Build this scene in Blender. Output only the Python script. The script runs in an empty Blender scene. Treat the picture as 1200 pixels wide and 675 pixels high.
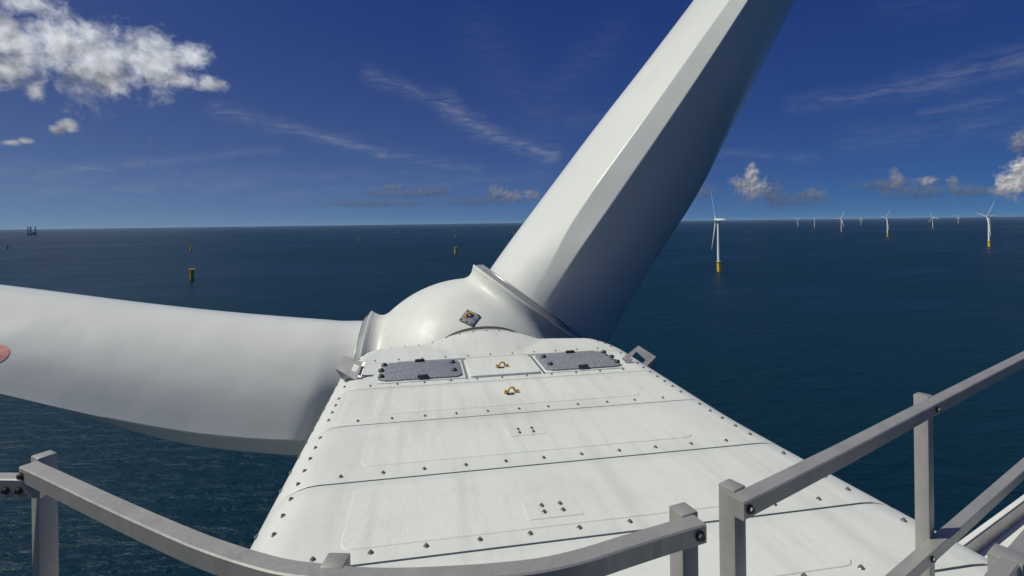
import bpy, bmesh, math, random
import numpy as np
from mathutils import Vector, Matrix, Euler
R = math.radians
random.seed(7)
scene = bpy.context.scene
COL = scene.collection

# ------------------------------------------------------------------ camera
YAW, ROLL = R(9.9), 0.0129
EYE = Vector((0, 0, 86.85))
cam = bpy.data.cameras.new('camera')
cam_ob = bpy.data.objects.new('camera', cam); COL.objects.link(cam_ob)
Rv = Vector((math.cos(YAW), -math.sin(YAW), 0)); Fv = Vector((math.sin(YAW), math.cos(YAW), 0)); Zv = Vector((0, 0, 1))
cx = Rv*math.cos(ROLL) - Zv*math.sin(ROLL)
cy = Rv*math.sin(ROLL) + Zv*math.cos(ROLL)
m = Matrix((cx, cy, -Fv)).transposed().to_4x4(); m.translation = EYE
cam_ob.matrix_world = m
cam.sensor_width = 36; cam.lens = 18.0
cam.shift_y = -76.2/1200
cam.clip_start = 0.05; cam.clip_end = 500000
scene.camera = cam_ob

# ------------------------------------------------------------------ light
SUN_AZ, SUN_EL = R(-83), R(54)          # azimuth clockwise from +Y (the rotor axis)
S = Vector((math.sin(SUN_AZ)*math.cos(SUN_EL), math.cos(SUN_AZ)*math.cos(SUN_EL), math.sin(SUN_EL)))
sun = bpy.data.lights.new('sun', 'SUN'); sun.energy = 4.0; sun.angle = R(0.53); sun.color = (1, .965, .85)
sun_ob = bpy.data.objects.new('sun', sun); COL.objects.link(sun_ob)
sun_ob.rotation_euler = (-S).to_track_quat('-Z', 'Y').to_euler(); sun_ob.location = (-40, 0, 130)
vs = scene.view_settings
vs.view_transform = 'Standard'; vs.look = 'None'; vs.gamma = 1; vs.exposure = 0.0; vs.use_curve_mapping = False


class NT:
    """small helper to write node trees"""
    def __init__(s, tree): s.t = tree
    def n(s, typ, **kw):
        nd = s.t.nodes.new(typ)
        for k, v in kw.items(): setattr(nd, k, v)
        return nd
    def lk(s, a, b): s.t.links.new(a, b)
    def put(s, sock, v):
        if hasattr(v, 'links') or isinstance(v, bpy.types.NodeSocket): s.lk(v, sock)
        else: sock.default_value = v
    def m(s, op, a, b=None, c=None, clamp=False):
        nd = s.n('ShaderNodeMath', operation=op); nd.use_clamp = clamp
        for i, v in enumerate((a, b, c)):
            if v is not None: s.put(nd.inputs[i], v)
        return nd.outputs[0]
    def smooth(s, v, lo, hi, a=0.0, b=1.0):
        nd = s.n('ShaderNodeMapRange', interpolation_type='SMOOTHSTEP')
        for i, q in enumerate((v, lo, hi, a, b)): s.put(nd.inputs[i], q)
        return nd.outputs[0]
    def mix(s, f, a, b, blend='MIX'):
        nd = s.n('ShaderNodeMix', data_type='RGBA', blend_type=blend)
        s.put(nd.inputs[0], f)
        for i, q in ((6, a), (7, b)):
            s.put(nd.inputs[i], q if not isinstance(q, tuple) else (*q, 1)[:4])
        return nd.outputs[2]
    def noise(s, vec, scale, detail=4, rough=.55, dist=0.0):
        nd = s.n('ShaderNodeTexNoise'); s.lk(vec, nd.inputs['Vector'])
        nd.inputs['Scale'].default_value = scale; nd.inputs['Detail'].default_value = detail
        nd.inputs['Roughness'].default_value = rough; nd.inputs['Distortion'].default_value = dist
        return nd.outputs[0]


# ------------------------------------------------------------------ sky
BIG = [(-34.0, 14.4, 2.88, 2.68), (-31.4, 15.3, 2.48, 2.9), (-28.9, 14.0, 3.48, 3.04), (-29.5, 16.4, 1.37, 1.22), (-25.9, 14.8, 3.65, 2.16), (-22.1, 15.8, 1.78, 1.19), (-22.6, 13.6, 2.04, 0.91), (-20.6, 13.6, 1.42, 0.7), (-28.0, 12.4, 1.66, 1.29), (-32.9, 11.1, 0.62, 0.88), (-34.5, 12.7, 1.27, 1.04), (-33.9, 17.8, 1.79, 0.87), (-31.7, 8.2, 0.5, 0.36), (-31.0, 8.6, 0.62, 0.46), (-34.4, 6.9, 0.6, 0.3), (-33.5, 7.15, 0.5, 0.26)]
LOW = [(35.1, 3.1, 1.56, 1.2, 0.62), (35.0, 4.5, 0.71, 1.12, 0.75), (34.0, 3.8, 1.11, 0.69, 0.55), (54.4, 2.8, 1.07, 1.22, 0.95), (54.7, 3.9, 0.58, 0.81, 1.0), (54.0, 2.2, 0.99, 0.68, 0.8), (54.8, 5.9, 0.86, 0.87, 0.5), (46.8, 3.3, 0.61, 0.99, 0.45), (48.9, 3.1, 0.75, 0.52, 0.62), (50.6, 2.9, 0.38, 0.65, 0.45), (45.6, 3.0, 2.14, 0.54, 0.22), (48.3, 2.3, 3.23, 0.67, 0.2), (51.9, 2.2, 1.58, 0.57, 0.25), (40.5, 2.4, 0.99, 0.57, 0.32), (38.4, 1.9, 2.95, 0.84, 0.16), (36.9, 2.7, 1.21, 1.36, 0.2), (8.2, 3.4, 1.14, 0.76, 0.4), (10.1, 3.0, 1.15, 0.76, 0.42), (12.0, 3.0, 0.95, 0.67, 0.4), (6.1, 2.5, 4.74, 0.57, 0.16), (-2.3, 3.4, 3.65, 0.56, 0.2), (1.4, 3.6, 2.05, 0.56, 0.2), (-5.0, 2.3, 6.22, 0.46, 0.15), (-3.2, 4.1, 1.09, 0.46, 0.3), (30.1, 3.1, 1.68, 0.71, 0.25),
       (62, 3.4, 4, 1.2, .5), (75, 2.8, 6, 1.0, .35), (-60, 4, 6, 1.4, .5), (-85, 3.5, 5, 1.2, .4), (110, 3, 5, 1.1, .4), (150, 3, 6, 1.0, .4), (-140, 3, 6, 1.2, .4)]
CIR = [(-5.5, 15.9, 2.5, 13.2, 0.68, 0.5), (2.5, 13.2, 6.2, 10.5, 0.94, 0.8), (6.2, 10.5, 14.6, 7.3, 0.77, 0.75), (-20.2, 11.2, -14.2, 10.1, 0.6, 0.5), (-14.2, 10.1, -3.9, 7.7, 0.51, 0.7), (-3.9, 7.7, 6.2, 5.9, 0.68, 0.3), (-33.1, 4.4, -25.7, 5.9, 0.43, 0.55), (-25.7, 5.9, -14.2, 7.8, 0.34, 0.3), (-35.1, 4.8, -32.0, 4.4, 0.68, 0.4), (-25.3, 8.2, -25.2, 4.9, 0.09, 0.3), (38.8, 11.0, 47.5, 11.3, 0.68, 0.4), (47.5, 11.3, 55.0, 12.2, 1.02, 0.5), (48.9, 9.0, 55.0, 9.7, 0.51, 0.35), (43.7, 7.2, 55.0, 7.6, 1.19, 0.22), (31.0, 7.1, 40.9, 5.8, 0.51, 0.25), (13.9, 14.1, 21.5, 19.7, 1.7, 0.12), (6.4, 20.3, 13.9, 10.4, 2.55, 0.1), (12.0, 12.3, 19.5, 11.2, 1.53, 0.13), (46.4, 18.2, 51.0, 17.7, 1.19, 0.1), (-23.7, 4.9, 2.4, 5.4, 0.85, 0.2), (-35.1, 3.0, -16.6, 4.3, 1.19, 0.25), (-16.6, 3.0, 13.8, 5.3, 0.85, 0.2)]
world = bpy.data.worlds.new('World'); scene.world = world; world.use_nodes = True
w = NT(world.node_tree); world.node_tree.nodes.clear()
out = w.n('ShaderNodeOutputWorld'); bg = w.n('ShaderNodeBackground'); w.lk(bg.outputs[0], out.inputs[0])
SKY_STRENGTH = 0.08
GRADE = ((.164, .80), (.292, .70), (.375, .36))
bg.inputs[1].default_value = SKY_STRENGTH
sky = w.n('ShaderNodeTexSky', sky_type='NISHITA')
sky.sun_disc = False; sky.sun_elevation = SUN_EL; sky.sun_rotation = SUN_AZ
sky.altitude = 10000; sky.air_density = 1.0; sky.dust_density = 0; sky.ozone_density = 6.0
# the deep, polarised blue of the photograph: the same grade over the whole sky
# one grade per channel for the whole sky (radiance in, radiance out)
ssep = w.n('ShaderNodeSeparateColor'); w.lk(sky.outputs[0], ssep.inputs[0]); scom = w.n('ShaderNodeCombineColor')
for i, (kk, pp) in enumerate(GRADE):
    w.lk(w.m('MULTIPLY', w.m('POWER', w.m('MULTIPLY', ssep.outputs[i], SKY_STRENGTH), pp), kk/SKY_STRENGTH), scom.inputs[i])
tc = w.n('ShaderNodeTexCoord'); sep = w.n('ShaderNodeSeparateXYZ'); w.lk(tc.outputs['Generated'], sep.inputs[0])
# sea haze low in the sky, paler towards the sun (forward scatter)
dt = w.n('ShaderNodeVectorMath', operation='DOT_PRODUCT'); w.lk(tc.outputs['Generated'], dt.inputs[0]); dt.inputs[1].default_value = S
fw = w.m('POWER', w.m('MULTIPLY_ADD', dt.outputs['Value'], .5, .5), 2.0)
lowair = w.m('POWER', 2.718, w.m('MULTIPLY', w.m('ABSOLUTE', sep.outputs[2]), -6.0))
hz = w.m('MULTIPLY', w.m('MULTIPLY', fw, lowair), 1.0/SKY_STRENGTH)
hcol = w.n('ShaderNodeCombineColor')
for i, v in enumerate((.20, .19, .115)): w.lk(w.m('MULTIPLY', hz, v), hcol.inputs[i])
# bright air close round the sun, as any clear sky has
aur = w.m('MULTIPLY', w.m('POWER', w.m('MAXIMUM', dt.outputs['Value'], 0.0), 9.0), 1.0/SKY_STRENGTH)
acol = w.n('ShaderNodeCombineColor')
for i, v in enumerate((.75, .74, .68)): w.lk(w.m('MULTIPLY', aur, v), acol.inputs[i])
skycol = w.mix(1.0, w.mix(1.0, scom.outputs[0], hcol.outputs[0], 'ADD'), acol.outputs[0], 'ADD')
az = w.m('MULTIPLY', w.m('ARCTAN2', sep.outputs[0], sep.outputs[1]), 57.29578)
el = w.m('MULTIPLY', w.m('ARCSINE', sep.outputs[2]), 57.29578)
pos = w.n('ShaderNodeCombineXYZ'); w.lk(az, pos.inputs[0]); w.lk(el, pos.inputs[1])
P = pos.outputs[0]
def shift(dx, dy):
    a = w.n('ShaderNodeVectorMath', operation='ADD'); w.lk(P, a.inputs[0]); a.inputs[1].default_value = (dx, dy, 0); return a.outputs[0]
# node group: 1 - squared normalised distance to a blob
g = bpy.data.node_groups.new('cloud_blob', 'ShaderNodeTree')
for nm in ('az', 'el', 'az0', 'el0', 'rw', 'rh'): g.interface.new_socket(nm, in_out='INPUT', socket_type='NodeSocketFloat')
g.interface.new_socket('d', in_out='OUTPUT', socket_type='NodeSocketFloat')
q = NT(g); gi = q.n('NodeGroupInput'); go = q.n('NodeGroupOutput')
dx = q.m('DIVIDE', q.m('SUBTRACT', gi.outputs[0], gi.outputs[2]), gi.outputs[4])
dy = q.m('DIVIDE', q.m('SUBTRACT', gi.outputs[1], gi.outputs[3]), gi.outputs[5])
q.lk(q.m('SUBTRACT', 1.0, q.m('SQRT', q.m('ADD', q.m('MULTIPLY', dx, dx), q.m('MULTIPLY', dy, dy)))), go.inputs[0])
# node group: soft streak (1 at the line, 0 at its width)
g2 = bpy.data.node_groups.new('cloud_streak', 'ShaderNodeTree')
for nm in ('az', 'el', 'x0', 'y0', 'ux', 'uy', 'len', 'wid'): g2.interface.new_socket(nm, in_out='INPUT', socket_type='NodeSocketFloat')
g2.interface.new_socket('d', in_out='OUTPUT', socket_type='NodeSocketFloat')
q = NT(g2); gi = q.n('NodeGroupInput'); go = q.n('NodeGroupOutput')
ax = q.m('SUBTRACT', gi.outputs[0], gi.outputs[2]); ay = q.m('SUBTRACT', gi.outputs[1], gi.outputs[3])
tt = q.m('ADD', q.m('MULTIPLY', ax, gi.outputs[4]), q.m('MULTIPLY', ay, gi.outputs[5]))
tt = q.m('MINIMUM', q.m('MAXIMUM', tt, 0.0), gi.outputs[6])
ex = q.m('SUBTRACT', ax, q.m('MULTIPLY', tt, gi.outputs[4])); ey = q.m('SUBTRACT', ay, q.m('MULTIPLY', tt, gi.outputs[5]))
dd = q.m('DIVIDE', q.m('SQRT', q.m('ADD', q.m('MULTIPLY', ex, ex), q.m('MULTIPLY', ey, ey))), gi.outputs[7])
q.lk(q.m('SUBTRACT', 1.0, dd, clamp=True), go.inputs[0])
def blob(b, A=None, E=None):
    nd = w.n('ShaderNodeGroup'); nd.node_tree = g
    w.lk(A or az, nd.inputs[0]); w.lk(E or el, nd.inputs[1])
    for i in range(4): nd.inputs[i+2].default_value = b[i]
    return nd.outputs[0]
# large-scale warp so that outlines billow
wv = w.n('ShaderNodeTexNoise'); wv.noise_dimensions = '3D'; w.lk(P, wv.inputs['Vector']); wv.inputs['Scale'].default_value = .9; wv.inputs['Detail'].default_value = 4
wsub = w.n('ShaderNodeVectorMath', operation='MULTIPLY_ADD'); w.lk(wv.outputs['Color'], wsub.inputs[0]); wsub.inputs[1].default_value = (1.6, 1.6, 0); w.lk(P, wsub.inputs[2])
PW = wsub.outputs[0]
wsub2 = w.n('ShaderNodeVectorMath', operation='MULTIPLY_ADD'); w.lk(wv.outputs['Color'], wsub2.inputs[0]); wsub2.inputs[1].default_value = (.5, .5, 0); w.lk(P, wsub2.inputs[2]); PL = wsub2.outputs[0]
nA = w.noise(PW, .36, 7, .55, .0); nB = w.noise(PW, 1.5, 5, .52, .0)
nb = w.m('ADD', w.m('MULTIPLY', nA, .66), w.m('MULTIPLY', nB, .34))
nr1 = w.noise(P, .55, 3, .5, .1)
nr2 = w.noise(shift(-.42, .50), .55, 3, .5, .1)
nsm = w.m('ADD', w.m('MULTIPLY', w.noise(PL, 1.2, 7, .56, .0), .65), w.m('MULTIPLY', w.noise(PL, 3.6, 5, .55, .0), .35))
ns1 = w.noise(P, 2.0, 3, .5, .2)
ns2 = w.noise(shift(-.12, .16), 2.0, 3, .5, .2)
def smax(vals, k):
    o = vals[0]
    for v in vals[1:]:
        nd = w.n('ShaderNodeMath', operation='SMOOTH_MAX'); w.put(nd.inputs[0], o); w.put(nd.inputs[1], v); nd.inputs[2].default_value = k; o = nd.outputs[0]
    return o
db = smax([blob((b[0], b[1], b[2]*1.12, b[3]*1.12)) for b in BIG], .25)
dens = w.m('ADD', w.m('MULTIPLY', db, 1.25), w.m('MULTIPLY', w.m('SUBTRACT', nb, .5), 3.6))
alpha_b = w.smooth(dens, -.28, 1.1, 0, .98)
# relief: noise difference towards the sun side; grey bases where the cloud is thick and low
rel = w.m('MULTIPLY', w.m('SUBTRACT', nr1, nr2), 1.2)
lowgrey = w.smooth(w.m('ADD', el, w.m('MULTIPLY', w.m('SUBTRACT', nb, .5), 6)), 11.5, 16.0)
br = w.m('ADD', w.m('MULTIPLY_ADD', lowgrey, .32, .47), rel)
br = w.m('MULTIPLY', w.m('MINIMUM', w.m('MAXIMUM', br, .26), .95), 1.0)
def cloudcol(b, tint=(.95, .99, 1.08)):
    cc = w.n('ShaderNodeCombineColor')
    for i in range(3): w.lk(w.m('MULTIPLY', b, .74*tint[i]/SKY_STRENGTH), cc.inputs[i])
    return cc.outputs[0]
# cirrus streaks: faint veil
wp = w.noise(shift(31, 7), .35, 4, .6)
az_w = w.m('ADD', az, w.m('MULTIPLY', w.m('SUBTRACT', wp, .5), 2.0))
el_w = w.m('ADD', el, w.m('MULTIPLY', w.m('SUBTRACT', wp, .5), 1.1))
veil = None
for c in CIR:
    nd = w.n('ShaderNodeGroup'); nd.node_tree = g2
    ux, uy = c[2]-c[0], c[3]-c[1]; ln = math.hypot(ux, uy)
    thin = c[4] < .2
    w.lk(az if thin else az_w, nd.inputs[0]); w.lk(el if thin else el_w, nd.inputs[1])
    for i, v in enumerate((c[0], c[1], ux/ln, uy/ln, ln, c[4]*(1.5 if thin else 2.3))): nd.inputs[i+2].default_value = v
    v = w.m('MULTIPLY', w.m('POWER', nd.outputs[0], 1.9), c[5])
    veil = v if veil is None else w.m('MAXIMUM', veil, v)
mp = w.n('ShaderNodeMapping'); w.lk(P, mp.inputs[0]); mp.inputs['Scale'].default_value = (.35, 1.9, 1); mp.inputs['Rotation'].default_value = (0, 0, R(18))
fib = w.noise(mp.outputs[0], 1.0, 8, .66, .6)
veil = w.m('MULTIPLY', veil, w.smooth(fib, .3, .72, .05, 1.0))
wisp = w.noise(mp.outputs[0], .22, 6, .6, .4)
elfall = w.smooth(el, 2, 22, 1, .25)
veil = w.m('ADD', veil, w.m('MULTIPLY', w.m('MULTIPLY', w.smooth(wisp, .5, .8), w.smooth(fib, .35, .8)), w.m('MULTIPLY', elfall, .16)))
c1 = w.mix(w.m('MULTIPLY', veil, .42), skycol, cloudcol(.58, (.93, .97, 1.05)))
# low cumulus along the horizon
sb = None
for b in LOW:
    d = w.m('ADD', w.m('MULTIPLY', blob((b[0], b[1], b[2]*1.15, b[3]*1.15)), 1.25), w.m('MULTIPLY', w.m('SUBTRACT', nsm, .5), 3.4))
    a = w.smooth(d, -.15, .95)
    a = w.m('MULTIPLY', a, min(1, .22+b[4]*.75))
    lit = w.m('ADD', b[4]*.6+.06, w.m('MULTIPLY', w.m('SUBTRACT', ns1, ns2), 1.3*b[4]))
    lit = w.m('MULTIPLY', w.m('MAXIMUM', lit, .12), w.smooth(el, b[1]-b[3], b[1]+b[3]*.5, .5, 1.05))
    c1 = w.mix(a, c1, cloudcol(lit, (1, 1, 1.04)))
c1 = w.mix(alpha_b, c1, cloudcol(br))
w.lk(c1, bg.inputs[0])

# ------------------------------------------------------------------ materials
def mat(name, col, rough=.5, metal=0.0, fn=None, spec=.5):
    mt = bpy.data.materials.new(name); mt.use_nodes = True
    t = NT(mt.node_tree); b = mt.node_tree.nodes['Principled BSDF']
    b.inputs['Base Color'].default_value = (*col, 1); b.inputs['Roughness'].default_value = rough
    b.inputs['Metallic'].default_value = metal; b.inputs['Specular IOR Level'].default_value = spec
    if fn: fn(t, b)
    return mt
def bump(t, b, h, strength, dist):
    nd = t.n('ShaderNodeBump'); nd.inputs['Strength'].default_value = strength; nd.inputs['Distance'].default_value = dist
    t.lk(h, nd.inputs['Height']); t.lk(nd.outputs[0], b.inputs['Normal'])
def obj_co(t, sc=(1, 1, 1)):
    c = t.n('ShaderNodeTexCoord'); mp = t.n('ShaderNodeMapping'); t.lk(c.outputs['Object'], mp.inputs[0]); mp.inputs['Scale'].default_value = sc
    return mp.outputs[0]
def weathered(dark, amount, sc=(1, 1, 1), rl=None):
    def fn(t, b):
        co = obj_co(t, sc)
        n1 = t.noise(co, 1.3, 6, .6, .3); n2 = t.noise(co, 9, 5, .65)
        f = t.m('MULTIPLY', t.m('ADD', t.smooth(n1, .35, .75), t.m('MULTIPLY', t.smooth(n2, .45, .8), .6)), amount)
        base = tuple(b.inputs['Base Color'].default_value)[:3]
        t.lk(t.mix(f, base, dark), b.inputs['Base Color'])
        if rl: t.lk(t.smooth(t.noise(co, 2.1, 5, .6), .3, .7, rl[0], rl[1]), b.inputs['Roughness'])
    return fn
def roof_fn(ribs):
    def fn(t, b):
        co = obj_co(t)
        n1 = t.noise(co, .8, 6, .6, .4); n2 = t.noise(co, 16, 4, .7); n3 = t.noise(obj_co(t, (7, .5, 1)), 1.0, 5, .6)
        f = t.m('ADD', t.m('MULTIPLY', t.smooth(n1, .4, .72), .45), t.m('ADD', t.m('MULTIPLY', t.smooth(n2, .45, .8), .3), t.m('MULTIPLY', t.smooth(n3, .45, .72), .55)))
        
        n4 = t.noise(obj_co(t, (5, 1.6, 1)), 1.0, 7, .7, 1.2); n5 = t.noise(co, 38, 3, .6)
        f = t.m('ADD', f, t.m('ADD', t.m('MULTIPLY', t.smooth(n4, .62, .74), .8), t.m('MULTIPLY', t.smooth(n5, .70, .76), .9)))
        f = t.m('MINIMUM', f, 1.6)
        h = t.m('MULTIPLY', t.noise(co, 60, 3, .6), .35)
        if ribs:
            sx = t.n('ShaderNodeSeparateXYZ'); t.lk(co, sx.inputs[0])
            rib = t.m('SINE', t.m('ADD', t.m('MULTIPLY', sx.outputs[0], 2*math.pi/.0155), t.m('MULTIPLY', t.noise(co, 3, 2), 1.2)))
            h = t.m('ADD', h, t.m('MULTIPLY', rib, .5))
        t.lk(t.mix(t.m('MULTIPLY', f, .6), (.56, .58, .545), (.37, .385, .355)), b.inputs['Base Color'])
        bump(t, b, h, .4 if ribs else .25, .0016)
    return fn
M = {}
M['gelcoat'] = mat('gelcoat', (.58, .60, .555), .33, 0, weathered((.49, .505, .465), .5, (1, 1, 1), (.36, .5)))
def blade_fn(t, b):
    weathered((.54, .56, .525), .4, (.35, .35, .35), (.20, .26))(t, b)
    co = obj_co(t); bump(t, b, t.m('ADD', t.noise(co, .55, 2, .5, .3), t.m('MULTIPLY', t.noise(co, 1.6, 2, .5), .16)), .5, .10)
M['gelcoat'].node_tree.nodes['Principled BSDF'].inputs['Specular IOR Level'].default_value = .3
M['blade'] = mat('blade_paint', (.60, .62, .58), .32, 0, blade_fn)
M['roof'] = mat('roof_gelcoat', (.6, .61, .6), .5, 0, roof_fn(False))
M['pad'] = mat('anti_slip_gelcoat', (.6, .61, .6), .62, 0, roof_fn(True))
M['seam'] = mat('seam_rubber', (.035, .036, .038), .7)
M['groove'] = mat('groove_grey', (.20, .215, .215), .6)
M['seal'] = mat('root_seal', (.33, .34, .33), .3, .3, weathered((.18, .18, .17), .7))
def brushed(t, b):
    co = obj_co(t, (30, 30, 3)); n = t.noise(co, 3, 5, .6); n2 = t.noise(obj_co(t), 9, 5, .65, .3)
    t.lk(t.mix(t.smooth(n2, .35, .75), (.37, .36, .335), (.30, .295, .275)), b.inputs['Base Color'])
    t.lk(t.smooth(n, .3, .7, .36, .48), b.inputs['Roughness'])
    bump(t, b, n, .06, .001)
M['metal'] = mat('brushed_metal', (.5, .5, .48), .4, .42, brushed)
def brk_fn(t, b):
    brushed(t, b); b.inputs['Metallic'].default_value = .35
    n2 = t.noise(obj_co(t), 6, 4, .6); t.lk(t.mix(t.smooth(n2, .35, .75), (.46, .45, .43), (.36, .355, .345)), b.inputs['Base Color'])
M['bracket'] = mat('bracket_metal', (.5, .5, .5), .38, .4, brk_fn)
M['bolt'] = mat('bolt_steel', (.22, .215, .21), .36, .6)
M['darkbolt'] = mat('dark_bolt', (.06, .058, .055), .45, .6)
M['black'] = mat('black_rubber_and_shadow', (.018, .018, .02), .5)  # latches, and the painted shadow under the lifting eyes
def hatch_fn(t, b):
    co = obj_co(t); v = t.n('ShaderNodeTexVoronoi'); v.inputs['Scale'].default_value = 55; t.lk(co, v.inputs['Vector'])
    n = t.noise(co, 26, 5, .7)
    t.lk(t.mix(t.smooth(t.m('ADD', v.outputs[0], t.m('MULTIPLY', n, .5)), .3, .95), (.29, .31, .35), (.145, .157, .185)), b.inputs['Base Color'])
    bump(t, b, v.outputs[0], .7, .01)
M['hatch'] = mat('tread_grey', (.2, .22, .26), .6, .1, hatch_fn)
M['yellow'] = mat('yellow_paint', (.58, .34, .05), .5, 0, weathered((.30, .13, .02), .75, (9, 9, 9)))
M['tpyellow'] = mat('foundation_yellow', (.78, .47, .02), .55, 0, weathered((.45, .27, .03), .5, (.3, .3, .1)))
M['weed'] = mat('splash_zone', (.035, .04, .02), .7)
M['towerwhite'] = mat('tower_white', (.72, .74, .73), .4, 0, weathered((.6, .61, .6), .4, (.1, .1, .03)))
M['deck'] = mat('deck_white', (.66, .66, .61), .5, 0, weathered((.5, .5, .46), .5, (3, 3, 3)))
M['grating'] = mat('grating_metal', (.3, .3, .29), .5, .8)
M['red'] = mat('red_marker', (.62, .27, .22), .45)
M['rig'] = mat('rig_grey', (.12, .135, .15), .7)
def sea_fn(t, b):
    c = t.n('ShaderNodeTexCoord'); co = c.outputs['Object']
    def stretch(sx, sy, rot):
        mp = t.n('ShaderNodeMapping'); t.lk(co, mp.inputs[0]); mp.inputs['Scale'].default_value = (sx, sy, 1); mp.inputs['Rotation'].default_value = (0, 0, R(rot)); return mp.outputs[0]
    a = t.noise(stretch(.028, .075, 20), 1, 5, .55, .6)        # swell ~ 15-35 m
    bb = t.noise(stretch(.10, .22, 8), 1, 5, .6, .8)           # wind waves ~ 5-10 m
    cc = t.noise(stretch(.45, .8, -14), 1, 4, .6, .5)          # chop
    h = t.m('ADD', t.m('MULTIPLY', a, 2.8), t.m('ADD', t.m('MULTIPLY', bb, 1.55), t.m('MULTIPLY', cc, .28)))
    bump(t, b, h, 1.0, 1.0)
    big = t.noise(stretch(.0006, .0022, 25), 1, 5, .6, .8)
    mid = t.noise(stretch(.006, .013, 10), 1, 4, .6, .8)
    col = t.mix(t.smooth(t.m('ADD', t.m('MULTIPLY', big, .6), t.m('MULTIPLY', mid, .4)), .35, .65), (.0016, .0150, .0250), (.0028, .0212, .0335))
    # scattered whitecaps
    wc = t.noise(stretch(.16, .32, 8), 1, 6, .7, .4); wm = t.noise(stretch(.02, .03, 40), 1, 3, .6)
    cap = t.m('MULTIPLY', t.smooth(wc, .78, .81), t.smooth(wm, .54, .64))
    t.lk(t.mix(cap, col, (.30, .34, .35)), b.inputs['Base Color'])
    t.lk(t.smooth(t.m('ADD', t.m('MULTIPLY', big, .55), t.m('MULTIPLY', mid, .45)), .38, .62, .28, .42), b.inputs['Roughness']); b.inputs['Specular IOR Level'].default_value = .18; b.inputs['Specular Tint'].default_value = (.62, .88, 1, 1)
    b.inputs['IOR'].default_value = 1.33
M['sea'] = mat('sea_water', (.005, .018, .03), .2, 0, sea_fn, .5)

# ------------------------------------------------------------------ mesh helpers
class MB:
    def __init__(s): s.v = []; s.f = []
    def add(s, vs, fs):
        o = len(s.v); s.v += [tuple(x) for x in vs]; s.f += [tuple(i+o for i in f) for f in fs]; return s
    def box(s, c, size, rot=None, bev=0.0):
        hx, hy, hz = (q/2 for q in size); c = Vector(c)
        rot = rot if rot is not None else Matrix.Identity(3)
        if bev <= 0:
            vs = [c + rot @ Vector((x*hx, y*hy, z*hz)) for x in (-1, 1) for y in (-1, 1) for z in (-1, 1)]
            return s.add(vs, [(0, 1, 3, 2), (4, 6, 7, 5), (0, 4, 5, 1), (2, 3, 7, 6), (0, 2, 6, 4), (1, 5, 7, 3)])
        bm = bmesh.new(); bmesh.ops.create_cube(bm, size=1)
        for v in bm.verts: v.co = Vector((v.co.x*size[0], v.co.y*size[1], v.co.z*size[2]))
        bmesh.ops.bevel(bm, geom=bm.edges[:], offset=bev, segments=2, profile=.5, affect='EDGES')
        bm.verts.index_update()
        s.add([c + rot @ v.co for v in bm.verts], [[v.index for v in f.verts] for f in bm.faces]); bm.free(); return s
    def loft(s, rings, closed=True, caps=(True, True)):
        n = len(rings[0]); vs = [p for r in rings for p in r]; fs = []
        for i in range(len(rings)-1):
            for j in range(n if closed else n-1):
                k = (j+1) % n; fs.append((i*n+j, i*n+k, (i+1)*n+k, (i+1)*n+j))
        if caps[0]: fs.append(tuple(range(n-1, -1, -1)))
        if caps[1]: fs.append(tuple((len(rings)-1)*n+j for j in range(n)))
        return s.add(vs, fs)
    def lathe(s, prof, c, axis, n=24, caps=(True, True)):
        c = Vector(c); axis = Vector(axis).normalized(); a = axis.orthogonal().normalized(); b = axis.cross(a)
        return s.loft([[c + axis*h + (a*math.cos(2*math.pi*j/n) + b*math.sin(2*math.pi*j/n))*r for j in range(n)] for r, h in prof], True, caps)
    def tube(s, pts, r, n=8, closed=False):
        rings = []; pts = [Vector(p) for p in pts]
        for i, p in enumerate(pts):
            d = (pts[min(i+1, len(pts)-1)] - pts[max(i-1, 0)]).normalized()
            a = d.orthogonal().normalized() if not rings else (a0 - d*a0.dot(d)).normalized()
            a0 = a; b = d.cross(a)
            rings.append([p + (a*math.cos(2*math.pi*j/n)+b*math.sin(2*math.pi*j/n))*r for j in range(n)])
        return s.loft(rings)
    def mesh(s, name, smooth=None, off=(0, 0, 0)):
        me = bpy.data.meshes.new(name); o = Vector(off)
        me.from_pydata([tuple(Vector(v)-o) for v in s.v], [], s.f); me.validate()
        bm = bmesh.new(); bm.from_mesh(me); bmesh.ops.recalc_face_normals(bm, faces=bm.faces[:]); bm.to_mesh(me); bm.free()
        if smooth is not None:
            me.shade_smooth(); me.set_sharp_from_angle(angle=R(smooth))
        return me

ORG = {}                                      # each thing's base in the world
def thing(name, label, cat, loc, group=None, rz=0.0):
    o = bpy.data.objects.new(name, None); COL.objects.link(o); o.location = loc; o.rotation_euler = (0, 0, rz)
    o.empty_display_size = .3; o['label'] = label; o['category'] = cat
    if group: o['group'] = group
    ORG[o.name] = Vector(loc); return o
def part(name, mb, m_, parent, smooth=None, root=None, label=None):
    """link a part whose coordinates are given in the world; parents have no rotation of their own"""
    root = root or parent
    while root.parent: root = root.parent
    me = mb.mesh(name, smooth, ORG[root.name]) if isinstance(mb, MB) else mb
    me.materials.clear(); me.materials.append(m_)
    o = bpy.data.objects.new(name, me); COL.objects.link(o); o.parent = parent
    if label: o['label'] = label
    return o
def place(name, me, parent, loc, rot=(0, 0, 0)):
    """a repeat that shares its mesh; loc in the world"""
    root = parent
    while root.parent: root = root.parent
    o = bpy.data.objects.new(name, me); COL.objects.link(o); o.parent = parent
    o.location = Vector(loc) - ORG[root.name]; o.rotation_euler = rot; return o

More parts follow.
